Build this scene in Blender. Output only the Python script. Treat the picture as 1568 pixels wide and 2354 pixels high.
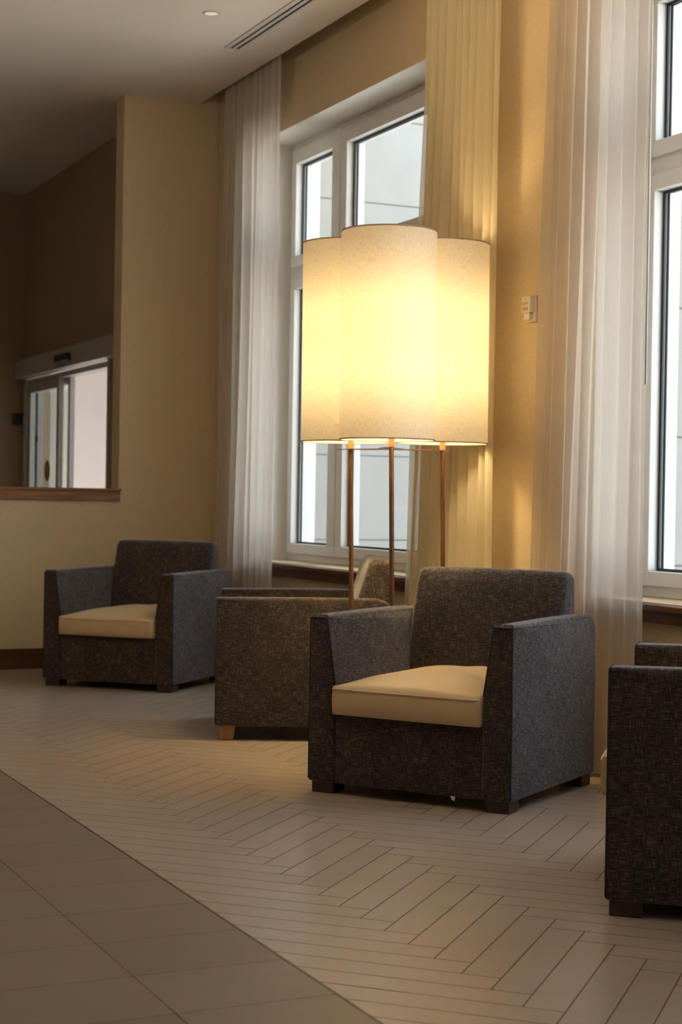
import bpy, bmesh, math, random
from mathutils import Vector, Matrix
for o in list(bpy.data.objects): bpy.data.objects.remove(o)
S = bpy.context.scene
COL = S.collection
R = random.Random(7)

# ------------------------------------------------------------------ camera
cd = bpy.data.cameras.new('camera'); cam = bpy.data.objects.new('camera', cd); COL.objects.link(cam)
fwd = Vector((0.42396931, 0.90564717, -0.00729596)); rgt = Vector((0.90559899, -0.42381381, 0.01650197)); upv = Vector((-0.01185283, 0.01360354, 0.99983721))
m = Matrix(((rgt.x, upv.x, -fwd.x, 0), (rgt.y, upv.y, -fwd.y, 0), (rgt.z, upv.z, -fwd.z, 1.1), (0, 0, 0, 1)))
cam.matrix_world = m
cd.sensor_fit = 'VERTICAL'; cd.sensor_height = 36; cd.lens = 3768.69 * 36 / 2354
cd.clip_start = 0.05; cd.clip_end = 200
cd.dof.use_dof = True; cd.dof.focus_distance = 5.3; cd.dof.aperture_fstop = 5.0
S.camera = cam
# ------------------------------------------------------------------ view + world
S.view_settings.view_transform = 'Standard'; S.view_settings.look = 'None'
S.view_settings.gamma = 1; S.view_settings.use_curve_mapping = False
S.view_settings.exposure = 0.0
SKY = 4.6
W = bpy.data.worlds.new('overcast_sky'); S.world = W; W.use_nodes = True
nt = W.node_tree; nt.nodes.clear()
wo = nt.nodes.new('ShaderNodeOutputWorld'); bg = nt.nodes.new('ShaderNodeBackground')
tc = nt.nodes.new('ShaderNodeTexCoord'); sp = nt.nodes.new('ShaderNodeSeparateXYZ'); rp = nt.nodes.new('ShaderNodeValToRGB')
nt.links.new(tc.outputs['Generated'], sp.inputs[0]); nt.links.new(sp.outputs['Z'], rp.inputs[0]); nt.links.new(rp.outputs[0], bg.inputs[0]); nt.links.new(bg.outputs[0], wo.inputs[0])
rp.color_ramp.elements[0].color = (0.80, 0.88, 1.0, 1); rp.color_ramp.elements[1].color = (0.66, 0.80, 1.0, 1)
bg.inputs[1].default_value = SKY
# hazy sunlight added behind the building to bounce up to the ceiling: it never enters the room, it only lights the paving outside
sd = bpy.data.lights.new('fill_sun', 'SUN'); sd.energy = 30; sd.angle = math.radians(4); sd.color = (1, .95, .88)
so = bpy.data.objects.new('fill_sun', sd); COL.objects.link(so); so.rotation_euler = Vector((.62, -.12, -1)).to_track_quat('-Z', 'Y').to_euler()

# ------------------------------------------------------------------ material helpers
def mat(name, col, rough=.6, metal=0., spec=.5, sheen=0., bump=None, noise=None):
    M = bpy.data.materials.new(name); M.use_nodes = True; n = M.node_tree; b = n.nodes['Principled BSDF']
    b.inputs['Base Color'].default_value = (*col, 1); b.inputs['Roughness'].default_value = rough
    b.inputs['Metallic'].default_value = metal; b.inputs['Specular IOR Level'].default_value = spec
    if sheen: b.inputs['Sheen Weight'].default_value = sheen
    if noise or bump:
        t = n.nodes.new('ShaderNodeTexCoord'); mp = n.nodes.new('ShaderNodeMapping'); n.links.new(t.outputs['Object'], mp.inputs[0])
    if noise:                                   # (scale xyz, strength)
        mp.inputs['Scale'].default_value = noise[0]
        nz = n.nodes.new('ShaderNodeTexNoise'); nz.inputs['Scale'].default_value = 1; nz.inputs['Detail'].default_value = 5
        n.links.new(mp.outputs[0], nz.inputs[0]); r = n.nodes.new('ShaderNodeValToRGB')
        k = noise[1]
        r.color_ramp.elements[0].position = .3; r.color_ramp.elements[1].position = .7
        r.color_ramp.elements[0].color = (*[c * (1 - k) for c in col], 1); r.color_ramp.elements[1].color = (*[min(1, c * (1 + k)) for c in col], 1)
        n.links.new(nz.outputs[0], r.inputs[0]); n.links.new(r.outputs[0], b.inputs['Base Color'])
    if bump:
        nb = n.nodes.new('ShaderNodeTexNoise'); nb.inputs['Scale'].default_value = bump[0]; nb.inputs['Detail'].default_value = 4
        n.links.new(t.outputs['Object'], nb.inputs[0])
        bp = n.nodes.new('ShaderNodeBump'); bp.inputs['Strength'].default_value = bump[1]; bp.inputs['Distance'].default_value = .002
        n.links.new(nb.outputs[0], bp.inputs['Height']); n.links.new(bp.outputs[0], b.inputs['Normal'])
    return M

def weave(name, dark, mid, light, su=(30, 780), sheen=.5):
    """two crossing thread directions, in metres on the box-mapped UVs"""
    M = bpy.data.materials.new(name); M.use_nodes = True; n = M.node_tree; L = n.links; b = n.nodes['Principled BSDF']
    t = n.nodes.new('ShaderNodeTexCoord')
    def nz(sc, det=2):
        mp = n.nodes.new('ShaderNodeMapping'); mp.inputs['Scale'].default_value = sc; L.new(t.outputs['UV'], mp.inputs[0])
        z = n.nodes.new('ShaderNodeTexNoise'); z.inputs['Scale'].default_value = 1; z.inputs['Detail'].default_value = det; z.inputs['Roughness'].default_value = .6
        L.new(mp.outputs[0], z.inputs[0]); return z.outputs[0]
    def mth(op, a, c):
        q = n.nodes.new('ShaderNodeMath'); q.operation = op
        for i, v in enumerate((a, c)):
            if isinstance(v, (int, float)): q.inputs[i].default_value = v
            else: L.new(v, q.inputs[i])
        return q.outputs[0]
    a = nz((su[0], su[1], 1)); c = nz((su[1], su[0], 1)); f = nz((900, 900, 1), 1); big = nz((9, 9, 1), 2)
    h = mth('ADD', mth('MULTIPLY', mth('MAXIMUM', a, c), .45), mth('MULTIPLY', a, .22)); h = mth('ADD', h, mth('ADD', mth('MULTIPLY', c, .12), mth('MULTIPLY', f, .15))); h = mth('ADD', h, mth('MULTIPLY', big, .06))
    r = n.nodes.new('ShaderNodeValToRGB'); e = r.color_ramp.elements
    e[0].position = .43; e[0].color = (*dark, 1); e[1].position = .67; e[1].color = (*light, 1); q = e.new(.53); q.color = (*mid, 1)
    L.new(h, r.inputs[0]); L.new(r.outputs[0], b.inputs['Base Color'])
    b.inputs['Roughness'].default_value = .85; b.inputs['Specular IOR Level'].default_value = .25
    mr = n.nodes.new('ShaderNodeMapRange'); mr.inputs['From Min'].default_value = .45; mr.inputs['From Max'].default_value = .64
    mr.inputs['To Min'].default_value = sheen * .25; mr.inputs['To Max'].default_value = min(1, sheen * 2.4); L.new(h, mr.inputs['Value']); L.new(mr.outputs[0], b.inputs['Sheen Weight'])
    b.inputs['Sheen Roughness'].default_value = .45; b.inputs['Sheen Tint'].default_value = (.86, .88, 1, 1)
    bp = n.nodes.new('ShaderNodeBump'); bp.inputs['Strength'].default_value = .5; bp.inputs['Distance'].default_value = .0015
    L.new(h, bp.inputs['Height']); L.new(bp.outputs[0], b.inputs['Normal'])
    return M

def wallpaper(name, col):
    """woven vinyl wall covering: faint vertical and horizontal threads"""
    M = bpy.data.materials.new(name); M.use_nodes = True; n = M.node_tree; L = n.links; b = n.nodes['Principled BSDF']
    t = n.nodes.new('ShaderNodeTexCoord'); fac = None
    for sc in ((500, 500, 30), (30, 30, 500)):
        mp = n.nodes.new('ShaderNodeMapping'); mp.inputs['Scale'].default_value = sc; L.new(t.outputs['Object'], mp.inputs[0])
        z = n.nodes.new('ShaderNodeTexNoise'); z.inputs['Scale'].default_value = 1; z.inputs['Detail'].default_value = 1; L.new(mp.outputs[0], z.inputs[0])
        if fac is None: fac = z.outputs[0]
        else:
            q = n.nodes.new('ShaderNodeMath'); q.operation = 'MULTIPLY'; L.new(fac, q.inputs[0]); L.new(z.outputs[0], q.inputs[1]); fac = q.outputs[0]
    r = n.nodes.new('ShaderNodeValToRGB'); e = r.color_ramp.elements; e[0].position = .12; e[1].position = .4
    e[0].color = (*[c * .9 for c in col], 1); e[1].color = (*[c * 1.07 for c in col], 1)
    L.new(fac, r.inputs[0]); L.new(r.outputs[0], b.inputs['Base Color'])
    b.inputs['Roughness'].default_value = .75; b.inputs['Specular IOR Level'].default_value = .3
    return M

def wood(name, c1, c2, axis=1, rough=.4):
    M = bpy.data.materials.new(name); M.use_nodes = True; n = M.node_tree; L = n.links; b = n.nodes['Principled BSDF']
    t = n.nodes.new('ShaderNodeTexCoord'); mp = n.nodes.new('ShaderNodeMapping'); sc = [60, 60, 60]; sc[axis] = 4
    mp.inputs['Scale'].default_value = sc; L.new(t.outputs['Object'], mp.inputs[0])
    z = n.nodes.new('ShaderNodeTexNoise'); z.inputs['Scale'].default_value = 1; z.inputs['Detail'].default_value = 6; z.inputs['Distortion'].default_value = .6; L.new(mp.outputs[0], z.inputs[0])
    r = n.nodes.new('ShaderNodeValToRGB'); e = r.color_ramp.elements; e[0].position = .35; e[1].position = .68; e[0].color = (*c1, 1); e[1].color = (*c2, 1)
    L.new(z.outputs[0], r.inputs[0]); L.new(r.outputs[0], b.inputs['Base Color']); b.inputs['Roughness'].default_value = rough
    return M

def sheer(name, col, alpha=.3, tl=.55):
    """thin voile: part see-through, part translucent, part diffuse; fine ribbed weave"""
    M = bpy.data.materials.new(name); M.use_nodes = True; n = M.node_tree; L = n.links; n.nodes.clear()
    out = n.nodes.new('ShaderNodeOutputMaterial'); d = n.nodes.new('ShaderNodeBsdfDiffuse'); tr = n.nodes.new('ShaderNodeBsdfTranslucent'); tp = n.nodes.new('ShaderNodeBsdfTransparent')
    m1 = n.nodes.new('ShaderNodeMixShader'); m2 = n.nodes.new('ShaderNodeMixShader')
    t = n.nodes.new('ShaderNodeTexCoord'); mp = n.nodes.new('ShaderNodeMapping'); mp.inputs['Scale'].default_value = (240, 14, 1); L.new(t.outputs['UV'], mp.inputs[0])
    z = n.nodes.new('ShaderNodeTexNoise'); z.inputs['Scale'].default_value = 1; L.new(mp.outputs[0], z.inputs[0])
    r = n.nodes.new('ShaderNodeValToRGB'); e = r.color_ramp.elements; e[0].position = .3; e[1].position = .7
    e[0].color = (*[c * .93 for c in col], 1); e[1].color = (*col, 1); L.new(z.outputs[0], r.inputs[0])
    L.new(r.outputs[0], d.inputs[0]); L.new(r.outputs[0], tr.inputs[0])
    m1.inputs[0].default_value = tl; L.new(d.outputs[0], m1.inputs[1]); L.new(tr.outputs[0], m1.inputs[2])
    lw = n.nodes.new('ShaderNodeLayerWeight'); lw.inputs[0].default_value = .35
    q = n.nodes.new('ShaderNodeMapRange'); q.inputs['From Min'].default_value = 0; q.inputs['From Max'].default_value = 1
    q.inputs['To Min'].default_value = 1 - alpha; q.inputs['To Max'].default_value = 1; L.new(lw.outputs['Facing'], q.inputs['Value'])
    L.new(q.outputs[0], m2.inputs[0]); L.new(tp.outputs[0], m2.inputs[1]); L.new(m1.outputs[0], m2.inputs[2]); L.new(m2.outputs[0], out.inputs[0])
    return M

def shade_mat(name, col, tl=.62):
    M = bpy.data.materials.new(name); M.use_nodes = True; n = M.node_tree; L = n.links; n.nodes.clear()
    out = n.nodes.new('ShaderNodeOutputMaterial'); d = n.nodes.new('ShaderNodeBsdfDiffuse'); tr = n.nodes.new('ShaderNodeBsdfTranslucent'); m1 = n.nodes.new('ShaderNodeMixShader')
    t = n.nodes.new('ShaderNodeTexCoord'); fac = None
    for sc in ((26, 620, 1), (420, 40, 1)):
        mp = n.nodes.new('ShaderNodeMapping'); mp.inputs['Scale'].default_value = sc; L.new(t.outputs['UV'], mp.inputs[0])
        z = n.nodes.new('ShaderNodeTexNoise'); z.inputs['Scale'].default_value = 1; z.inputs['Detail'].default_value = 2; L.new(mp.outputs[0], z.inputs[0])
        if fac is None: fac = z.outputs[0]
        else:
            q = n.nodes.new('ShaderNodeMath'); q.operation = 'MULTIPLY'; L.new(fac, q.inputs[0]); L.new(z.outputs[0], q.inputs[1]); fac = q.outputs[0]
    r = n.nodes.new('ShaderNodeValToRGB'); e = r.color_ramp.elements; e[0].position = .10; e[1].position = .26
    e[0].color = (*[c * .70 for c in col], 1); e[1].color = (*col, 1); L.new(fac, r.inputs[0])
    L.new(r.outputs[0], d.inputs[0]); L.new(r.outputs[0], tr.inputs[0]); m1.inputs[0].default_value = tl
    L.new(d.outputs[0], m1.inputs[1]); L.new(tr.outputs[0], m1.inputs[2]); L.new(m1.outputs[0], out.inputs[0])
    return M

def glass_mat(name, tint=(.95, .98, .97)):
    M = bpy.data.materials.new(name); M.use_nodes = True; n = M.node_tree; L = n.links; n.nodes.clear()
    out = n.nodes.new('ShaderNodeOutputMaterial'); tp = n.nodes.new('ShaderNodeBsdfTransparent'); g = n.nodes.new('ShaderNodeBsdfGlossy'); mx = n.nodes.new('ShaderNodeMixShader')
    tp.inputs[0].default_value = (*tint, 1); g.inputs['Roughness'].default_value = .02
    fr = n.nodes.new('ShaderNodeLayerWeight'); fr.inputs[0].default_value = .5                      # Schlick curve, the same from both sides
    pw = n.nodes.new('ShaderNodeMath'); pw.operation = 'POWER'; pw.inputs[1].default_value = 5; L.new(fr.outputs['Facing'], pw.inputs[0])
    ma = n.nodes.new('ShaderNodeMath'); ma.operation = 'MULTIPLY_ADD'; ma.inputs[1].default_value = .5; ma.inputs[2].default_value = .02; L.new(pw.outputs[0], ma.inputs[0])
    L.new(ma.outputs[0], mx.inputs[0]); L.new(tp.outputs[0], mx.inputs[1]); L.new(g.outputs[0], mx.inputs[2]); L.new(mx.outputs[0], out.inputs[0])
    return M

def emit_mat(name, col, s):
    M = bpy.data.materials.new(name); M.use_nodes = True; n = M.node_tree; b = n.nodes['Principled BSDF']
    b.inputs['Base Color'].default_value = (*col, 1); b.inputs['Emission Color'].default_value = (*col, 1); b.inputs['Emission Strength'].default_value = s
    return M

MT = dict(
    wall=wallpaper('beige_wall_covering', (.66, .53, .35)),
    ceil=mat('cream_ceiling_paint', (.80, .72, .62), .8, spec=.2),
    reveal=mat('white_reveal_paint', (.74, .70, .63), .6),
    wood_cap=wood('warm_oak', (.19, .085, .035), (.33, .165, .075), 0),
    wood_sill=wood('dark_stained_sill', (.075, .028, .014), (.14, .055, .026), 1),
    base=wood('brown_baseboard', (.07, .032, .012), (.12, .058, .024), 0),
    pvc=mat('white_window_frame', (.74, .72, .69), .35),
    gasket=mat('black_rubber_gasket', (.01, .014, .015), .5),
    glass=glass_mat('window_glass'),
    alu=mat('grey_door_frame', (.42, .38, .35), .45),
    sensor=mat('black_plastic', (.012, .012, .012), .35),
    fabric=weave('charcoal_tweed', (.007, .005, .005), (.026, .0185, .017), (.25, .19, .15), sheen=.42),
    vinyl=mat('tan_vinyl', (.60, .46, .27), .42, bump=(9, .25)),
    leg_dark=wood('dark_walnut_leg', (.028, .012, .010), (.055, .024, .019), 0, .4),
    leg_light=wood('light_oak_leg', (.26, .13, .06), (.36, .20, .10), 2, .5),
    brass=mat('antique_brass', (.22, .115, .062), .36, metal=.65, noise=((3, 3, 9), .2)),
    collar=mat('tan_socket', (.55, .33, .17), .4, metal=.2),
    rim=mat('shade_trim_tape', (.42, .33, .22), .8),
    shade=shade_mat('linen_shade', (.74, .68, .58), .106),
    sheer=sheer('white_voile', (.78, .71, .63), .30, .38),
    sheer_lamplit=sheer('lamplit_voile', (.80, .74, .58), .22, .45),  # yellower copy of the voile: lamp glow put into its colour
    hem=sheer('voile_hem', (.84, .80, .72), .12, .45),
    ext=mat('pale_stone_cladding', (.30, .288, .27), .85, noise=((3, 3, 3), .05)),
    ext_pink=mat('pink_beige_render', (.31, .27, .245), .9, noise=((2, 2, 2), .04)),
    wall_dimmed=wallpaper('dimmed_wall_covering', (.36, .26, .165)),  # darker copy of the wall covering: vestibule dimness put into its colour
    joint=mat('cladding_joint', (.14, .13, .12), .9),
    pave=mat('outside_paving', (.66, .62, .58), .9, noise=((2, 2, 2), .06)),
    metal_white=mat('white_metal', (.66, .62, .57), .5),
    dark=mat('vent_interior', (.006, .007, .008), .9),
    plastic=mat('white_plastic', (.80, .74, .62), .4),
    grey=mat('grey_grille', (.40, .38, .33), .6),
    lens=mat('clear_strobe_lens', (.85, .85, .83), .1),
    sticker=mat('olive_yellow_sticker', (.30, .25, .04), .5),
    wand=mat('clear_acrylic_wand', (.75, .76, .77), .2),
    light=emit_mat('downlight_lens', (1, .80, .66), .32),
    bulb=emit_mat('warm_bulb', (1, .72, .38), 12),
)

# ------------------------------------------------------------------ geometry helpers
def add_box(bm, x0, x1, y0, y1, z0, z1):
    v = [bm.verts.new((x, y, z)) for x in (x0, x1) for y in (y0, y1) for z in (z0, z1)]
    for q in ((0, 1, 3, 2), (4, 6, 7, 5), (0, 4, 5, 1), (2, 3, 7, 6), (0, 2, 6, 4), (1, 5, 7, 3)):
        bm.faces.new([v[i] for i in q])
def boxes(*bs):
    bm = bmesh.new()
    for b in bs: add_box(bm, *b)
    return bm
def bevel(bm, w, seg=3, ang=30):
    bmesh.ops.recalc_face_normals(bm, faces=bm.faces)
    ed = [e for e in bm.edges if len(e.link_faces) == 2 and e.calc_face_angle(0) > math.radians(ang)]
    bmesh.ops.bevel(bm, geom=ed, offset=w, segments=seg, affect='EDGES', profile=.5)
    return bm
def uvbox(me):
    uv = me.uv_layers.new(name='UVMap')
    for p in me.polygons:
        n = [abs(c) for c in p.normal]; a = n.index(max(n)); i, j = [(1, 2), (0, 2), (0, 1)][a]
        for li in p.loop_indices:
            c = me.vertices[me.loops[li].vertex_index].co; uv.data[li].uv = (c[i] + .37 * a, c[j] + .19 * a)
def obj(name, bm, mtl, parent=None, smooth=False, uv=False, kind=None, label=None):
    bmesh.ops.recalc_face_normals(bm, faces=bm.faces)
    me = bpy.data.meshes.new(name); bm.to_mesh(me); bm.free()
    ms = mtl if isinstance(mtl, (list, tuple)) else [mtl]
    for q in ms: me.materials.append(q)
    if uv: uvbox(me)
    if smooth:
        for p in me.polygons: p.use_smooth = True
        if smooth == 'auto':
            for e in me.edges: pass
            me.set_sharp_from_angle(angle=math.radians(38))
    o = bpy.data.objects.new(name, me); COL.objects.link(o)
    if parent: o.parent = parent
    if kind: o['kind'] = kind
    if label: o['label'] = label
    return o
def thing(name, label, cat, loc=(0, 0, 0), rotz=0, group=None):
    o = bpy.data.objects.new(name, None); COL.objects.link(o); o.location = loc; o.rotation_euler = (0, 0, rotz)
    o.empty_display_size = .1; o['label'] = label; o['category'] = cat
    if group: o['group'] = group
    return o
def root_struct(name, loc=(0, 0, 0)):
    o = bpy.data.objects.new(name, None); COL.objects.link(o); o.location = loc; o['kind'] = 'structure'; return o
def tag(o, label, cat, group=None):
    o['label'] = label; o['category'] = cat
    if group: o['group'] = group
    return o
def tube(bm, pts, r, seg=12, cap=True):
    rings = []
    for i, p in enumerate(pts):
        p = Vector(p); a = Vector(pts[max(0, i - 1)]); b = Vector(pts[min(len(pts) - 1, i + 1)])
        d = (b - a).normalized(); s = d.orthogonal().normalized() if i == 0 else (s - d * s.dot(d)).normalized(); t = d.cross(s)
        rings.append([bm.verts.new(p + (s * math.cos(k * 2 * math.pi / seg) + t * math.sin(k * 2 * math.pi / seg)) * r) for k in range(seg)])
    for A, B in zip(rings, rings[1:]):
        for k in range(seg): bm.faces.new((A[k], A[(k + 1) % seg], B[(k + 1) % seg], B[k]))
    if cap: bm.faces.new(rings[0][::-1]); bm.faces.new(rings[-1])
    return bm
def lathe(bm, prof, seg=48, cx=0, cy=0, closed=False):
    rings = [[bm.verts.new((cx + r * math.cos(2 * math.pi * k / seg), cy + r * math.sin(2 * math.pi * k / seg), z)) for k in range(seg)] for r, z in prof]
    pr = list(zip(rings, rings[1:])) + ([(rings[-1], rings[0])] if closed else [])
    for A, B in pr:
        for k in range(seg): bm.faces.new((A[k], A[(k + 1) % seg], B[(k + 1) % seg], B[k]))
    return bm

# ================================================================== STRUCTURE
H = 3.6956; WX = 3.85; EDGE = 3.707; YE = 10.232
XL, YB = -4.2, -4.0; YF = 14.012; DX = 3.507
WIN = [(7.28, 9.515), (3.512, 5.747), (-0.256, 1.979)]
ZS, ZH = .717, 3.322; TH = .42

# --- floor: herringbone planks (X > 1.552), large tiles to the left, two mats in one floor mesh
def clip(poly, axis, val, keep_gt):
    out = []
    for i in range(len(poly)):
        a, b = poly[i], poly[(i + 1) % len(poly)]
        ia = (a[axis] > val) == keep_gt; ib = (b[axis] > val) == keep_gt
        if ia: out.append(a)
        if ia != ib:
            t = (val - a[axis]) / (b[axis] - a[axis]); out.append((a[0] + t * (b[0] - a[0]), a[1] + t * (b[1] - a[1])))
    return out
def tile_mat(name, col, rough, k, rot):
    M = bpy.data.materials.new(name); M.use_nodes = True; n = M.node_tree; L = n.links; b = n.nodes['Principled BSDF']
    at = n.nodes.new('ShaderNodeAttribute'); at.attribute_name = 'tint'; t = n.nodes.new('ShaderNodeTexCoord')
    mp = n.nodes.new('ShaderNodeMapping'); mp.inputs['Rotation'].default_value = (0, 0, rot); mp.inputs['Scale'].default_value = (1.6, 9, 1); L.new(t.outputs['Object'], mp.inputs[0])
    z = n.nodes.new('ShaderNodeTexNoise'); z.inputs['Scale'].default_value = 1; z.inputs['Detail'].default_value = 6; L.new(mp.outputs[0], z.inputs[0])
    r = n.nodes.new('ShaderNodeValToRGB'); e = r.color_ramp.elements; e[0].position = .3; e[1].position = .7
    e[0].color = (*[c * (1 - k) for c in col], 1); e[1].color = (*[c * (1 + k) for c in col], 1); L.new(z.outputs[0], r.inputs[0])
    mx = n.nodes.new('ShaderNodeMix'); mx.data_type = 'RGBA'; mx.blend_type = 'MULTIPLY'; mx.inputs[0].default_value = 1
    L.new(r.outputs[0], mx.inputs[6]); L.new(at.outputs['Color'], mx.inputs[7]); L.new(mx.outputs[2], b.inputs['Base Color'])
    b.inputs['Roughness'].default_value = rough; b.inputs['Specular IOR Level'].default_value = .5
    z2 = n.nodes.new('ShaderNodeTexNoise'); z2.inputs['Scale'].default_value = 140; L.new(t.outputs['Object'], z2.inputs[0])
    bp = n.nodes.new('ShaderNodeBump'); bp.inputs['Strength'].default_value = .08; bp.inputs['Distance'].default_value = .001; L.new(z2.outputs[0], bp.inputs['Height']); L.new(bp.outputs[0], b.inputs['Normal'])
    return M
tileA = tile_mat('greige_plank_tile', (.345, .285, .235), .30, .05, math.radians(45))
tileB = tile_mat('brown_large_tile', (.185, .142, .115), .40, .05, 0)
groutm = mat('dark_grout', (.085, .07, .058), .8)
fl = bmesh.new(); cl = fl.loops.layers.color.new('tint')
def tile(poly, mi, g=.0016):
    if len(poly) < 3: return
    cx = sum(p[0] for p in poly) / len(poly); cy = sum(p[1] for p in poly) / len(poly)
    # inset each edge by g
    n = len(poly); q = []
    ar = sum(poly[i][0] * poly[(i + 1) % n][1] - poly[(i + 1) % n][0] * poly[i][1] for i in range(n))
    if abs(ar) < 2e-4: return
    if ar < 0: poly = poly[::-1]
    for i in range(n):
        a, b, c = Vector(poly[i - 1]), Vector(poly[i]), Vector(poly[(i + 1) % n])
        d1 = (b - a); d2 = (c - b)
        if d1.length < 1e-5 or d2.length < 1e-5: return
        d1.normalize(); d2.normalize(); n1 = Vector((-d1.y, d1.x)); n2 = Vector((-d2.y, d2.x)); k = n1 + n2
        q.append(b + k * (g / max(.3, 1 + n1.dot(n2))))
    f = fl.faces.new([fl.verts.new((p.x, p.y, 0)) for p in q]); f.material_index = mi
    t = R.uniform(.955, 1.045)
    for l in f.loops: l[cl] = (t, t * R.uniform(.99, 1.01), t * R.uniform(.98, 1.01), 1)
XB = 1.552
w_, L_ = .0958, .585
s2 = math.sqrt(.5)
def uvw(u, v): return (1.957 + (u - v) * s2, 2.992 + (u + v) * s2)
for i in range(-3, 5):
    for n in range(-130, 130):
        ou, ov = i * L_ + n * w_, -i * L_ + n * w_
        for (a0, a1, b0, b1) in ((ou, ou + L_, ov, ov + w_), (ou + L_, ou + L_ + w_, ov + w_ - L_, ov + w_)):
            c = uvw(ou, ov)
            if c[0] < .3 or c[0] > 4.8 or c[1] < -1 or c[1] > 15: continue
            p = [uvw(a0, b0), uvw(a1, b0), uvw(a1, b1), uvw(a0, b1)]
            for ax, val, gt in ((0, XB, True), (0, WX + .02, False), (1, .6, True), (1, YF, False)): p = clip(p, ax, val, gt) if len(p) > 2 else []
            tile(p, 0)
xs = [XB, 1.175] + [1.175 - .6 * k for k in range(1, 10)]
for x1, x0 in zip(xs, xs[1:]):
    y = 3.594 - .297 * 25
    while y < YF:
        p = [(x0, y), (x1, y), (x1, y + .297), (x0, y + .297)]
        for ax, val, gt in ((0, XL, True), (1, YB, True), (1, YF, False)): p = clip(p, ax, val, gt) if len(p) > 2 else []
        tile(p, 1, .0013); y += .297
p = [(XB, YB), (WX, YB), (WX, .6), (XB, .6)]; tile(p, 0)
f = fl.faces.new([fl.verts.new(c) for c in ((XL, YB, -.0015), (WX + .02, YB, -.0015), (WX + .02, YF, -.0015), (XL, YF, -.0015))]); f.material_index = 2
add_box(fl, XL, WX + .02, YB, YF, -.2, -.004)
for f in fl.faces[-6:] if False else []: pass
for f in fl.faces:
    if f.calc_center_median().z < -.001: f.material_index = 2
obj('floor', fl, [tileA, tileB, groutm], kind='structure')
o = obj('trim_1', boxes((XB - .0035, XB + .0035, YB, YF, -.001, .0008)), mat('floor_edge_strip', (.10, .085, .07), .4, metal=.3), kind='structure')

# --- ceiling (slab with the curtain pocket beyond its edge); holes are not needed: fittings sit just under it
obj('ceiling', boxes((XL, EDGE, YB, YE, H, H + .3), (XL, DX, YE, YF, H, H + .3)), MT['ceil'], kind='structure')
obj('trim_2', boxes((EDGE, WX + TH, YB, YE, 3.96, 4.0)), MT['ceil'], kind='structure')      # lid of the curtain pocket

# --- window wall
bs = [(WX, WX + TH, YB, YE + .4, 0, ZS), (WX, WX + TH, YB, YE + .4, ZH, 3.96)]
ys = [YE + .4]
for a, b in WIN: ys += [b, a]
ys += [YB]
for k in range(0, len(ys), 2): bs.append((WX, WX + TH, ys[k + 1], ys[k], ZS, ZH))
bm = boxes(*bs)
for f in bm.faces:                                    # plastered white inside the window recesses
    c = f.calc_center_median(); n = f.normal; f.normal_update(); n = f.normal
    if abs(n.x) < .5 and ZS - .01 < c.z < ZH + .01 and any(a - .02 < c.y < b + .02 for a, b in WIN) : f.material_index = 1
    if abs(n.z) > .5 and abs(c.z - ZH) < .01: f.material_index = 1
obj('wall_right', bm, [MT['wall'], MT['reveal']], kind='structure')
# --- far wall: pier and half wall with timber cap
PX = 3.196
obj('wall_far', boxes((PX, WX, YE, YE + .16, 0, H), (XL, PX, YE, YE + .16, 0, 1.0715), (EDGE, WX, YE, YE + .16, H, 3.96)), MT['wall'], kind='structure')
bm = boxes((XL, PX + .012, YE - .028, YE + .185, 1.132, 1.150)); add_box(bm, XL, PX + .006, YE - .02, YE + .175, 1.0715, 1.132)
obj('trim_3', bevel(bm, .003, 2), MT['wood_cap'], kind='structure')
obj('baseboard_far', bevel(boxes((XL, WX, YE - .016, YE, 0, .128)), .003, 2), MT['base'], kind='structure')
obj('wall_left', boxes((XL - .2, XL, YB, YF, 0, 4.0)), MT['wall'], kind='structure')
obj('wall_back', boxes((XL - .2, WX + TH, YB - .2, YB, 0, 4.0)), MT['wall'], kind='structure')
# --- vestibule
D0, D1 = 11.44, 13.93
obj('wall_vestibule_side', boxes((DX, DX + .22, YE + .16, D0, 0, H + .3), (DX, DX + .22, D1, YF + .2, 0, H + .3), (DX, DX + .22, D0, D1, 2.20, H + .3)), MT['wall_dimmed'], kind='structure')
obj('wall_vestibule_far', boxes((XL - .2, DX, YF, YF + .2, 0, H + .3)), MT['wall_dimmed'], kind='structure')

# --- sliding entrance door
door = root_struct('door_1')
bm = boxes((DX - .10, DX - .001, 10.9, D1, 2.089, 2.243)); obj('header_box', bevel(bm, .006, 2), MT['alu'], door)
obj('door_frame', bevel(boxes((DX - .02, DX + .12, D0, D0 + .045, 0, 2.089), (DX - .02, DX + .12, D1 - .05, D1, 0, 2.089), (DX + .01, DX + .12, D0 + .045, D1 - .05, 2.045, 2.089)), .003, 1), MT['alu'], door)
def leaf(y0, y1, x, top=1.966, name='door_leaf', st=.06):
    f = obj(name, bevel(boxes((x, x + .045, y0, y1, top, 2.075), (x, x + .045, y0, y0 + st, .1, top), (x, x + .045, y1 - .1, y1, .1, top), (x, x + .045, y0, y1, 0.01, .1)), .003, 1), MT['alu'], door)
    g = obj('door_glass', boxes((x + .018, x + .026, y0 + st, y1 - .1, .1, top)), MT['glass'], f)
    return f
lf = leaf(12.86, 13.86, DX + .0)
lf2 = leaf(12.76, 13.86, DX + .065, 1.99)
bm = bmesh.new(); n = 28
vs = [bm.verts.new((DX + .014, 13.235 + .088 * math.cos(2 * math.pi * k / n), 1.30 + .088 * math.sin(2 * math.pi * k / n))) for k in range(n)]
vs2 = [bm.verts.new(v.co + Vector((.003, 0, 0))) for v in vs]; bm.faces.new(vs); bm.faces.new(vs2[::-1])
for k in range(n): bm.faces.new((vs[k], vs[(k + 1) % n], vs2[(k + 1) % n], vs2[k]))
obj('round_sticker', bm, MT['sticker'], lf, label='olive yellow round sticker')
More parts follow.
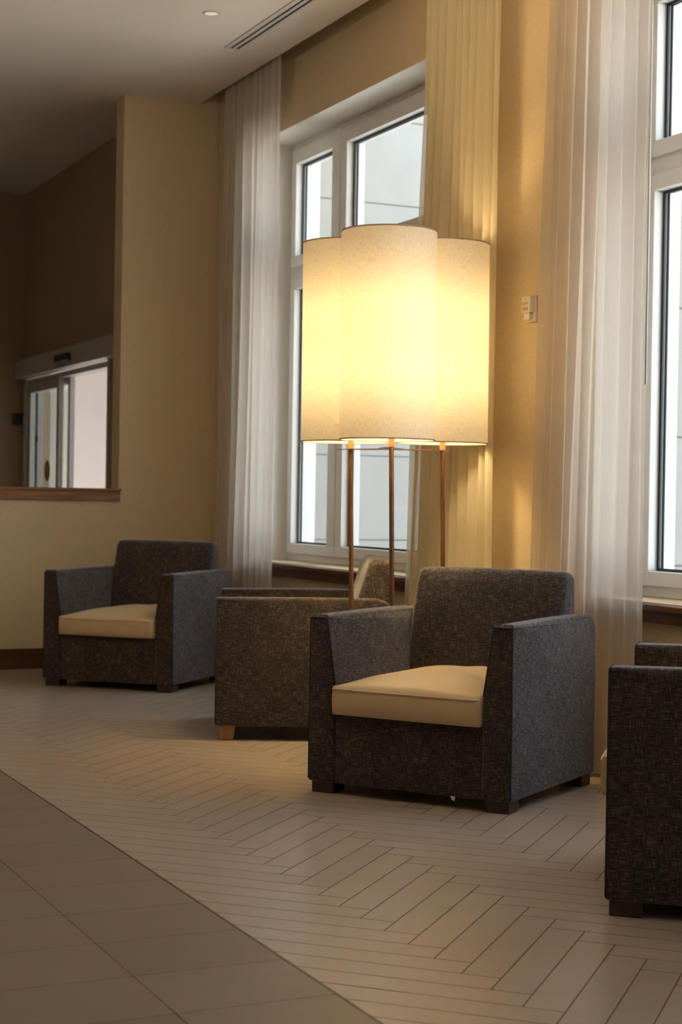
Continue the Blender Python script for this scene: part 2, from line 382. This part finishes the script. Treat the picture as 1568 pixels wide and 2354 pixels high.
obj('door_lock', bevel(boxes((DX - .004, DX + .012, 13.52, 13.555, 1.545, 1.60)), .004, 2), MT['sensor'], lf)
obj('motion_sensor', bevel(boxes((DX - .145, DX - .09, 12.17, 12.50, 2.125, 2.185)), .01, 3), MT['sensor'], door)
obj('door_hinge', bevel(boxes((DX - .03, DX - .018, 13.885, 13.93, 1.62, 1.632), (DX - .03, DX - .018, 13.885, 13.93, 1.78, 1.79)), .002, 1), MT['sensor'], door)
o = tag(obj('wall_bracket', bevel(boxes((DX - .09, DX - .02, YF - .06, YF, 1.70, 1.80), (DX - .07, DX - .03, YF - .09, YF - .04, 1.735, 1.77)), .006, 2), MT['sensor']), 'small black bracket on the dim wall left of the sliding door', 'bracket')

# --- windows: outer frame, two sashes over two sashes, gaskets and panes
FX = 4.06
def ring(y0, y1, z0, z1, wy0, wy1, wz0, wz1, x0, x1):
    """rectangular ring with widths of its own on every side"""
    return [(x0, x1, y0, y1, z0, z0 + wz0), (x0, x1, y0, y1, z1 - wz1, z1), (x0, x1, y0, y0 + wy0, z0 + wz0, z1 - wz1), (x0, x1, y1 - wy1, y1, z0 + wz0, z1 - wz1)]
def window(name, y0, y1):
    r = root_struct(name, (FX, y0, ZS)); w = y1 - y0; h = ZH - ZS
    div = w - (9.515 - 8.761)
    fr = boxes(*ring(0, w, 0, h, .05, .05, .05, .05, .02, .14), (.02, .14, .05, w - .05, 2.478 - ZS - .004, 2.551 - ZS + .004), (.02, .14, div - .006, div + .006, .05, h - .05))
    obj('window_frame', bevel(fr, .003, 1), MT['pvc'], r)
    gap = .004
    for (a, b, gl) in ((.035, div - gap, (.10, .08)), (div + gap, w - .035, (.113, .064))):
        for (z0, z1, g0, g1) in ((.764 - ZS, 2.478 - ZS, .825 - ZS, 2.411 - ZS), (2.551 - ZS, h - .04, 2.618 - ZS, 3.193 - ZS)):
            b0, b1 = a + gl[0], b - gl[1]
            q = boxes((0, .12, a, b, z0, g0), (0, .12, a, b, g1, z1), (0, .12, a, b0, g0, g1), (0, .12, b1, b, g0, g1))
            s = obj('window_sash', bevel(q, .004, 2), MT['pvc'], r)
            obj('gasket', boxes(*ring(b0, b1, g0, g1, .014, .014, .012, .012, .046, .054), *ring(b0, b1, g0, g1, .01, .01, .008, .008, .070, .075)), MT['gasket'], s)
            obj('window_glass', boxes((.055, .069, b0, b1, g0, g1)), MT['glass'], s)
            if z0 > 1: pass
    return r
for k, (a, b) in enumerate(WIN): window('window_%d' % (k + 1), a, b)
# window boards: thin nose over a darker apron
for k, (a, b) in enumerate(WIN):
    bm = boxes((3.79, FX + .02, a - .06, b + .0, .690, .7135)); 
    bm2 = boxes((3.815, WX, a - .05, b + .0, .640, .690)); 
    o = obj('trim_%d' % (k + 4), bevel(bm, .003, 2), [MT['wood_sill']], kind='structure')
    obj('apron', bevel(bm2, .002, 1), MT['wood_sill'], o)

# --- outside: projecting cladded piers, wing by the door, paving
def pier(name, y, x0, x1, label, z1=5.2, m=None, t=.45):
    r = thing(name, label, 'outside wall', (x0, y, -.3))
    obj('cladding', boxes((0, x1 - x0, 0, t, 0, z1 + .3)), m or MT['ext'], r)
    if m is None:
        obj('joint', boxes(*[(-.001, x1 - x0 + .001, -.0015, .002, .84 + .555 * k + .3 - .0045, .84 + .555 * k + .3 + .0045) for k in range(-1, 8)]), MT['joint'], r)
    return r
pier('exterior_pier', 9.72, 4.30, 6.3, 'pale clad pier outside the far window, lined with thin horizontal joints')
pier('exterior_pier', 5.79, 4.28, 5.7, 'pale clad pier outside the near window at the right edge, cut by the frame')
pier('exterior_wing', 16.2, 3.2, 9.5, 'plain pinkish outside wall seen through the sliding door', 5.0, MT['ext_pink'])
obj('unseen_sky_blocker', boxes((DX + .22, 8.0, YE + .5, 16.2, 3.1, 3.3)), MT['ext'], kind='structure')  # slab added out of view to keep sky light off the vestibule
obj('pavement', boxes((WX + TH, 34, YB - 14, 34, -.5, -.3), (DX + .22, WX + TH, YE + .4, 22, -.3, -.02)), MT['pave'], kind='structure')

# ================================================================== CURTAINS
def curtain(name, label, yl, yr, folds, seed, mt, x0=3.748, amp=.026, group=None, ztop=3.94, extra=None):
    """yl(t), yr(t): far and near edge along Y at t=0 floor .. 1 top"""
    rr = random.Random(seed); nu, nv = folds * 14, 34
    ph = [rr.uniform(0, 6.28) for _ in range(8)]; am = [rr.uniform(.55, 1.1) for _ in range(folds * 2 + 2)]
    wj = [rr.uniform(-.35, .35) for _ in range(folds + 2)]
    r = thing(name, label, 'curtain', (x0, (yl(0) + yr(0)) / 2, 0), 0, group)
    def P(u, t):
        z = .012 + t * (ztop - .012)
        s = u + .012 * math.sin(2 * math.pi * (u * 1.5) + ph[0] + t * 1.2)
        ya = yl(t); yb = yr(t)
        y = ya + (yb - ya) * min(1, max(0, s * 1.0))
        q = u * folds; i = int(min(q, folds)); fr = q - i
        wv = q + .16 * math.sin(q * 1.7 + ph[1]) + wj[i] * math.sin(math.pi * fr) ** 2 * (.4 + .6 * (1 - t))
        a = amp * (am[i] * (1 - fr) + am[min(i + 1, len(am) - 1)] * fr) * (.78 + .22 * math.sin(t * 3 + ph[2]))
        x = a * math.sin(2 * math.pi * wv + .5 * math.sin(t * 2.2 + ph[3])) + .004 * math.sin(40 * u + 9 * t)
        y += .55 * a * math.sin(4 * math.pi * wv + ph[4]) * .6
        return Vector((x, y - r.location.y, z))
    def sheet(t0, t1, nm, m, off=0, nvv=nv):
        bm = bmesh.new(); uvl = bm.loops.layers.uv.new('UVMap')
        g = [[bm.verts.new(P(i / nu, t0 + (t1 - t0) * j / nvv) + Vector((off, 0, 0))) for i in range(nu + 1)] for j in range(nvv + 1)]
        Ltot = abs(yr(0) - yl(0)) * 1.7
        for j in range(nvv):
            for i in range(nu):
                f = bm.faces.new((g[j][i], g[j][i + 1], g[j + 1][i + 1], g[j + 1][i])); f.smooth = True
                for l, (a, b) in zip(f.loops, ((i, j), (i + 1, j), (i + 1, j + 1), (i, j + 1))): l[uvl].uv = (a / nu * Ltot, (t0 + (t1 - t0) * b / nvv) * ztop)
        return obj(nm, bm, m, r)
    sheet(0, 1, 'cloth', mt); sheet(0, .045, 'hem', MT['hem'], .002, 3)
    sheet(.975, 1, 'heading_tape', MT['hem'], .002, 2)
    return r
lerp = lambda a, b: (lambda t: a + (b - a) * t)
G = 'voile curtains beside the windows'
cA = curtain('sheer_curtain', 'white voile curtain left of the far window, farthest from the viewer', lerp(9.90, 9.86), lerp(8.93, 8.915), 9, 3, MT['sheer'], group=G)
cB = curtain('sheer_curtain', 'voile curtain, lamp glow in its colour, directly behind the lit lamp, right of the far window', lambda t: 7.27 - .19 * min(1, t * 1.25), lerp(6.385, 6.385), 9, 11, MT['sheer_lamplit'], amp=.027, group=G)
cR = curtain('sheer_curtain', 'white voile curtain behind the front armchair, beside the right-hand window', lerp(6.10, 5.945), lerp(5.235, 5.235), 9, 21, MT['sheer'], amp=.028, group=G)
bm = tube(bmesh.new(), [(-.05, -.49, 3.9), (-.05, -.49, 1.56)], .0045, 10); obj('draw_wand', bm, MT['wand'], cR, True)
for o_, (a, b) in zip(('a', 'b', 'c'), ((9.95, 8.85), (7.3, 6.3), (6.2, 5.15))):
    tag(obj('curtain_track', boxes((3.735, 3.765, b, a, 3.94, 3.96)), MT['metal_white']), {'a': 'white curtain track over the far left voile curtain', 'b': 'white curtain track over the lamp-tinted curtain behind the lamp', 'c': 'white curtain track over the right-hand voile curtain'}[o_], 'curtain track')

# ================================================================== ARMCHAIRS
CW, CD, HA = .834, .808, .6665
hw, hd = CW / 2, CD / 2
def arm_bm(s, LB, H_):
    """slab arm: outer side upright, inner side slanting inwards down to the seat; soft rear top corner"""
    ti = lambda z: .078 + .037 * min(1, max(0, (H_ - z) / (H_ - .40)))
    prof = [(-hd, LB), (-hd, .40), (-hd, H_ - .004), (-hd + .004, H_), (0, H_ + .004), (hd - .075, H_ + .003), (hd - .03, H_ - .012), (hd - .006, H_ - .045), (hd, H_ - .09), (hd, .40), (hd, LB)]
    bm = bmesh.new()
    o = [bm.verts.new((s * hw, y, z)) for y, z in prof]; i = [bm.verts.new((s * (hw - ti(z)), y, z)) for y, z in prof]
    n = len(prof)
    bm.faces.new(o); bm.faces.new([i[1], i[2], i[3], i[4], i[5], i[6], i[7], i[8], i[9]]); bm.faces.new([i[0], i[1], i[9], i[10]])
    for k in range(n): bm.faces.new((o[k], o[(k + 1) % n], i[(k + 1) % n], i[k]))
    return bevel(bm, .011, 3, 25)
def back_bm(LB, H_, BH=.832):
    x = hw - .088
    prof = [(hd - .21, .22), (hd - .195, .45), (hd - .155, .66), (hd - .125, .765), (hd - .112, BH - .022), (hd - .094, BH - .004), (hd - .065, BH), (hd - .02, BH - .004), (hd - .004, BH - .02), (hd, BH - .06), (hd, LB), (hd - .1, LB), (hd - .1, .22)]
    bm = bmesh.new(); n = len(prof); NX = 8; rows = []
    for k in range(NX + 1):
        u = -1 + 2 * k / NX
        rows.append([bm.verts.new((x * u, y - (.010 * (1 - u ** 4) if j in (1, 2, 3) else 0), z + (.004 * (1 - u * u) if 4 <= j <= 8 else 0))) for j, (y, z) in enumerate(prof)])
    for A, B in zip(rows, rows[1:]):
        for k in range(n): bm.faces.new((A[k], A[(k + 1) % n], B[(k + 1) % n], B[k]))
    bm.faces.new(rows[0]); bm.faces.new(rows[-1])
    bmesh.ops.recalc_face_normals(bm, faces=bm.faces)
    ed = [e for e in bm.edges if e.calc_face_angle(0) > math.radians(60)]
    bmesh.ops.bevel(bm, geom=ed, offset=.030, segments=5, affect='EDGES', profile=.5)
    return bm
def cushion_bm():
    """box cushion with a crowned, slightly creased top and rounded front"""
    bm = bmesh.new(); NX, NY = 28, 28; x = hw - .118; y0, y1 = -hd - .022, hd - .19
    rr = random.Random(4)
    def top(u, v):
        z = .408 + .047 * (1 - abs(u) ** 2.6) ** .8 * min(1, (v * 3.2) ** .55) - .012 * (v > .9) * (v - .9) * 10
        z += .0075 * math.sin(7 * u + 14 * v) * math.exp(-((u - .25) ** 2 + (v - .55) ** 2) * 5) + .005 * math.sin(16 * u - 22 * v + 1) * math.exp(-((u - .45) ** 2 + (v - .6) ** 2) * 6)
        return z
    g = [[bm.verts.new((x * (-1 + 2 * i / NX), y0 + (y1 - y0) * j / NY - .006 * (1 - (-1 + 2 * i / NX) ** 4) * (j == 0), top(-1 + 2 * i / NX, j / NY))) for i in range(NX + 1)] for j in range(NY + 1)]
    for j in range(NY):
        for i in range(NX): bm.faces.new((g[j][i], g[j][i + 1], g[j + 1][i + 1], g[j + 1][i]))
    # skirt in three bands
    rim = [g[0][i] for i in range(NX + 1)] + [g[j][NX] for j in range(1, NY + 1)] + [g[NY][i] for i in range(NX - 1, -1, -1)] + [g[j][0] for j in range(NY - 1, 0, -1)]
    prev = rim
    for dz, out in ((.38, .005), (.345, .006), (.312, .002), (.302, -.006)):
        cur = []
        for v in rim:
            c = v.co; n = Vector((0, 0, 0))
            if abs(c.y - g[0][0].co.y) < .008: n.y = -1
            if abs(c.x) > x - 1e-4: n.x = .0
            cur.append(bm.verts.new((c.x, c.y + n.y * out, dz)))
        for k in range(len(rim)): bm.faces.new((prev[k], prev[(k + 1) % len(rim)], cur[(k + 1) % len(rim)], cur[k]))
        prev = cur
    bm.faces.new(prev)
    bmesh.ops.recalc_face_normals(bm, faces=bm.faces)
    return bm
def armchair(label, loc, rot, LB=.042, H_=HA, legs='block', group='tweed lounge armchairs'):
    t = thing('armchair', label, 'armchair', (loc[0], loc[1], 0), rot, group)
    F = MT['fabric']
    # seat base / front panel, slightly behind the arm fronts, open recess under the cushion
    b = boxes((-(hw - .115), hw - .115, -hd + .004, hd - .1, LB, .300))
    obj('seat_base', bevel(b, .006, 2), F, t, 'auto', True)
    for s in (-1, 1):
        a = obj('armrest', arm_bm(s, LB, H_), F, t, 'auto', True)
        # piped seam round the front face of the arm
        ti = .078; yy = -hd - .0005; q = tube(bmesh.new(), [(s * (hw - .003), yy + .004, LB + .01), (s * (hw - .003), yy + .004, H_ - .012), (s * (hw - .010), yy + .005, H_ - .004), (s * (hw - ti + .010), yy + .005, H_ - .004), (s * (hw - ti + .001), yy + .004, H_ - .014), (s * (hw - .112), yy + .004, .41)], .0032, 6)
        obj('piping', q, MT['piping'], a, True, False)
    obj('backrest', back_bm(LB, H_), F, t, 'auto', True)
    c = obj('seat_cushion', cushion_bm(), MT['vinyl'], t, True, label='tan vinyl seat cushion')
    q = tube(bmesh.new(), [((hw - .1185) * (-1 + i / 12), -hd - .0332 + .006 * (-1 + i / 12) ** 4, .3985) for i in range(25)], .0024, 6)
    obj('seam', q, MT['thread'], c, True)
    for sx in (-1, 1):
        for sy in (-1, 1):
            if legs == 'block':
                g = boxes((sx * (hw - .012) if sx < 0 else hw - .105, -hw + .105 if sx < 0 else hw - .012, -hd + .012 if sy < 0 else hd - .10, -hd + .10 if sy < 0 else hd - .012, 0, LB + .004))
                obj('leg', bevel(g, .003, 1), MT['leg_dark'], t)
            else:
                cx, cy = sx * (hw - .055), sy * (hd - .055); g = bmesh.new(); A = []
                for z, e in ((0, .030), (LB + .004, .040)):
                    A.append([g.verts.new((cx + dx * e, cy + dy * e, z)) for dx, dy in ((-1, -1), (1, -1), (1, 1), (-1, 1))])
                for k in range(4): g.faces.new((A[0][k], A[0][(k + 1) % 4], A[1][(k + 1) % 4], A[1][k]))
                g.faces.new(A[0]); g.faces.new(A[1]); obj('leg', bevel(g, .003, 1), MT['leg_light'], t, label='light oak tapered leg')
    return t
MT['thread'] = mat('cream_thread', (.72, .58, .38), .6)
MT['piping'] = mat('dark_piping', (.022, .019, .018), .8)
chA = armchair('charcoal tweed armchair with tan seat, sharp in front of the lamp', (3.0867, 5.5263), -.96)
bm = bmesh.new(); vv = [bm.verts.new(c) for c in ((-.010, 0, 0), (.010, 0, 0), (.006, 0, -.016), (-.004, 0, -.013), (-.010, .001, 0), (.010, .001, 0), (.006, .001, -.016), (-.004, .001, -.013))]
bm.faces.new(vv[:4]); bm.faces.new(vv[4:][::-1])
for k in range(4): bm.faces.new((vv[k], vv[(k + 1) % 4], vv[4 + (k + 1) % 4], vv[4 + k]))
o = obj('care_tag', bm, MT['plastic'], chA, label='white tag under the front edge'); o.location = (.19, -hd + .004, .044)
chC = armchair('charcoal tweed armchair with tan seat by the half wall, farthest back at left', (3.047, 9.288), -.798)
chB = armchair('tweed armchair seen side-on on light tapered legs, behind the lamp poles', (3.1716, 7.1772), -1.97, .068, .649, 'taper')
[setattr(c.location, 'y', .036) for c in chB.children if c.name.startswith('seat_cushion')]
chD = armchair('dark tweed armchair cropped by the right edge, nearest to the viewer', (3.0818, 3.7065), -2.278)

# ================================================================== LAMP
lamp = thing('floor_lamp', 'tall lit floor lamp with three linen drum shades on thin brass poles', 'floor lamp', (3.27, 6.43, 0))
LX, LY = 3.27, 6.43
SH = [(3.1355, 6.245, 'front'), (3.129, 6.634, 'left'), (3.4985, 6.428, 'right')]
BOT, TOP, RAD = 1.357, 2.245, .2045
bm = bmesh.new(); lathe(bm, [(0.0001, .0), (.24, .0), (.24, .014), (.235, .018), (.0001, .018)], 56); obj('base', bm, MT['brass'], lamp, 'auto')
lean = Vector((-rgt.x, -rgt.y, 0)) * .020
for k, (sx, sy, nm) in enumerate(SH):
    px, py = sx - LX, sy - LY
    b0 = Vector((px, py, 0)) + Vector((rgt.x, rgt.y, 0)) * (.012 + .032); 
    b1 = Vector((px, py, 1.335)) + Vector((rgt.x, rgt.y, 0)) * .018
    if nm == 'right': b0 = Vector((px, py, 0)) + Vector((rgt.x, rgt.y, 0)) * .028; b1 = Vector((px, py, 1.335)) + Vector((rgt.x, rgt.y, 0)) * .005
    p = obj('pole', tube(bmesh.new(), [b0 + Vector((0, 0, .01)), b1], .0105, 20), MT['brass'], lamp, 'auto')
    d = (b1 - b0).normalized()
    obj('socket_collar', tube(bmesh.new(), [b1 - d * .004, b1 + d * .036], .0135, 20), MT['collar'], p, 'auto')
    st = tube(bmesh.new(), [b1 + d * .03, b1 + d * .30], .007, 12)
    obj('stem', st, MT['collar'], p, True)
    # drum shade with thickness, trim tape top and bottom, three-arm fitter
    n = 72; g = bmesh.new(); uvl = g.loops.layers.uv.new('UVMap'); rows = []
    for (r_, z_) in ((RAD, BOT), (RAD, TOP), (RAD - .002, TOP), (RAD - .002, BOT)):
        tilt = Vector((-rgt.x, -rgt.y, 0)) * .006 * (z_ - BOT)
        rows.append([g.verts.new(Vector((px + r_ * math.cos(2 * math.pi * a / n), py + r_ * math.sin(2 * math.pi * a / n), z_)) + tilt) for a in range(n)])
    for i, (A, B) in enumerate(zip(rows, rows[1:] + rows[:1])):
        if i not in (0,): continue
        for a in range(n):
            f = g.faces.new((A[a], A[(a + 1) % n], B[(a + 1) % n], B[a])); f.smooth = True
            for l, (ua, zz) in zip(f.loops, ((a, 0), (a + 1, 0), (a + 1, 1), (a, 1))): l[uvl].uv = (ua / n * 2 * math.pi * RAD + k * 2, zz * (TOP - BOT))
    sh = obj('lamp_shade', g, MT['shade'], lamp, label='lit cream linen drum shade')
    for z_, nm2 in ((BOT, 'shade_rim'), (TOP, 'shade_rim')):
        tl = Vector((-rgt.x, -rgt.y, 0)) * .006 * (z_ - BOT)
        s_ = 1 if z_ == BOT else -1
        g = lathe(bmesh.new(), [(RAD + .0015, z_), (RAD + .0015, z_ + s_ * .006), (RAD - .003, z_ + s_ * .006), (RAD - .003, z_)], n, px + tl.x, py + tl.y, True)
        obj(nm2, g, MT['rim'], sh, True)
    g = bmesh.new()
    for a in range(3):
        an = a * 2.094 + .4; tube(g, [(px, py, TOP - .02), (px + RAD * math.cos(an), py + RAD * math.sin(an), TOP - .006)], .0022, 6)
    obj('spider', g, MT['brass'], sh)
    g = bmesh.new(); bmesh.ops.create_uvsphere(g, u_segments=20, v_segments=12, radius=.03)
    for v in g.verts: v.co += Vector((px, py, 1.70))
    bb = obj('bulb', g, MT['bulb'], lamp, True)
    for bz, be in ((1.64, 27), (1.92, 22)):
        li = bpy.data.lights.new('bulb_light', 'POINT'); li.energy = be; li.color = (1, .73, .35); li.shadow_soft_size = .06
        lo = bpy.data.objects.new('bulb_light', li); COL.objects.link(lo); lo.parent = lamp; lo.location = (px, py, bz)
    bb.hide_render = False
# thin curved plate that ties the three poles together under the shades
g = bmesh.new(); C3 = [Vector((sx - LX, sy - LY, 0)) for sx, sy, _ in SH]; cen = sum(C3, Vector()) / 3; pts = []
for i in range(3):
    A, B = C3[i], C3[(i + 1) % 3]
    ea = (A - cen).normalized(); eb = (B - cen).normalized()
    for s in range(13):
        t = s / 12; mid = A.lerp(B, t); pull = math.sin(math.pi * t) * .06
        out = (1 - t) * ea + t * eb
        edge = .04 * abs(1 - 2 * t) ** 2
        pts.append(mid + out.normalized() * (.012 + edge) + (cen - mid).normalized() * pull)
a = [g.verts.new((p.x, p.y, 1.325)) for p in pts]; b = [g.verts.new((p.x, p.y, 1.3285)) for p in pts]; n = len(pts)
g.faces.new(a); g.faces.new(b)
for k in range(n): g.faces.new((a[k], a[(k + 1) % n], b[(k + 1) % n], b[k]))
obj('tie_plate', g, MT['brass'], lamp)

# ================================================================== SMALL FITTINGS
# slot diffuser in the ceiling
v = thing('ceiling_vent', 'long white slot diffuser with two black slots in the ceiling', 'air vent', (3.41, 8.86, H))
vl = -2.6
fr = boxes((-.05, -.018, vl, 0, -.005, .0), (-.004, .018, vl, 0, -.005, 0), (.034, .052, vl, 0, -.005, 0), (-.05, .052, 0, .012, -.005, 0), (-.05, .052, vl - .012, vl, -.005, 0))
obj('frame', bevel(fr, .0008, 1), MT['metal_white'], v)
obj('slot', boxes((-.018, -.004, vl, 0, -.002, -.0003)), MT['dark'], v, label='black slot'); obj('slot', boxes((.018, .034, vl, 0, -.002, -.0003)), MT['dark'], v, label='black slot')
# round recessed downlight
def downlight(x, y, label, power=0, group=None, spot=1.9):
    d = thing('ceiling_downlight', label, 'ceiling light', (x, y, H), 0, group)
    g = lathe(bmesh.new(), [(.036, -.001), (.036, -.006), (.046, -.005), (.049, -.001)], 36, closed=True); obj('trim_ring', g, MT['metal_white'], d, True)
    g = bmesh.new(); vs = [g.verts.new((.036 * math.cos(2 * math.pi * k / 30), .036 * math.sin(2 * math.pi * k / 30), -.003)) for k in range(30)]; g.faces.new(vs)
    obj('lens', g, MT['light'], d)
    if power:
        li = bpy.data.lights.new('downlight_beam', 'SPOT'); li.energy = power; li.color = (1, .74, .48); li.spot_size = spot; li.spot_blend = .8; li.shadow_soft_size = .04
        lo = bpy.data.objects.new('downlight_beam', li); COL.objects.link(lo); lo.parent = d; lo.location = (0, 0, -.02)
    return d
downlight(3.063, 8.28, 'small round recessed downlight near the slot diffuser', 8)
for x, y, w_l in ((1.9, 2.2, 'over the floor joint nearest the viewer'), (2.5, 4.2, 'beside the bowl nearest the window wall'), (-1.2, 1.5, 'over the large brown tiles, near row'), (-1.2, 5.0, 'over the large brown tiles, far row'), (.6, -1.0, 'behind the viewer')):  # unseen downlights added to lift room light; two follow warm pools on the floor
    downlight(x, y, 'added unseen downlight ' + w_l, 38, 'added fill downlights')

# metal bowls added out of view to brighten the ceiling (above the picture)
for x, y, z, e, lb in ((2.35, 4.2, 3.12, 80, 'added bronze uplight bowl nearest the window wall, above the picture'), (.1, 6.9, 3.0, 75, 'added bronze uplight bowl towards the left, outside the picture')):
    p_ = thing('added_uplight', lb, 'ceiling light', (x, y, z), 0)
    g = lathe(bmesh.new(), [(.0005, 0), (.12, .01), (.20, .05), (.23, .11), (.226, .11), (.195, .055), (.115, .016), (.0005, .008)], 40)
    obj('bowl', g, MT['brass'], p_, True)
    obj('rod', tube(bmesh.new(), [(0, 0, .006), (0, 0, H - z)], .006, 10), MT['brass'], p_, True)
    li = bpy.data.lights.new('ceiling_fill_light', 'POINT'); li.energy = e; li.color = (1, .84, .66); li.shadow_soft_size = .05
    lo = bpy.data.objects.new('ceiling_fill_light', li); COL.objects.link(lo); lo.parent = p_; lo.location = (.07, 0, .085)

# fire alarm horn / strobe on the pillar
fa = thing('fire_alarm', 'small white wall alarm marked FIRE on the lamplit pillar', 'fire alarm', (WX, 6.255, 1.965))
obj('back_plate', bevel(boxes((-.010, 0, -.045, .040, -.062, .055)), .003, 2), MT['plastic'], fa)
obj('alarm_body', bevel(boxes((-.034, -.010, -.036, .034, -.020, .052)), .004, 3), MT['plastic'], fa)
obj('strobe_lens', bevel(boxes((-.028, -.010, -.022, .026, -.052, -.020)), .004, 2), MT['lens'], fa)
obj('speaker_grille', boxes(*[(-.0352, -.034, -.020, .026, .014 + .004 * k, .016 + .004 * k) for k in range(4)]), MT['grey'], fa)
obj('indicator', bevel(boxes((-.0358, -.034, -.004, .004, .036, .044)), .001, 1), MT['grey'], fa)
tcv = bpy.data.curves.new('lettering', 'FONT'); tcv.body = 'FIRE'; tcv.size = .026; tcv.align_x = 'CENTER'; tcv.align_y = 'CENTER'; tcv.extrude = .0004
to = bpy.data.objects.new('tmp', tcv); COL.objects.link(to); bpy.context.view_layer.update()
me = bpy.data.meshes.new_from_object(to); bpy.data.objects.remove(to)
lt = bpy.data.objects.new('lettering', me); COL.objects.link(lt); me.materials.clear(); me.materials.append(mat('alarm_letters', (.35, .16, .06), .6)); lt.parent = fa
lt.matrix_local = Matrix(((0, 0, -1, -.0346), (-1, 0, 0, 0), (0, 1, 0, -.004), (0, 0, 0, 1)))

# daylight portals in the window openings guide the sky light into the room
for a, b in WIN:
    li = bpy.data.lights.new('window_portal', 'AREA'); li.shape = 'RECTANGLE'; li.size = ZH - ZS; li.size_y = b - a; li.cycles.is_portal = True
    lo = bpy.data.objects.new('window_portal', li); COL.objects.link(lo); lo.location = (FX + .2, (a + b) / 2, (ZS + ZH) / 2); lo.rotation_euler = (0, math.radians(90), 0)
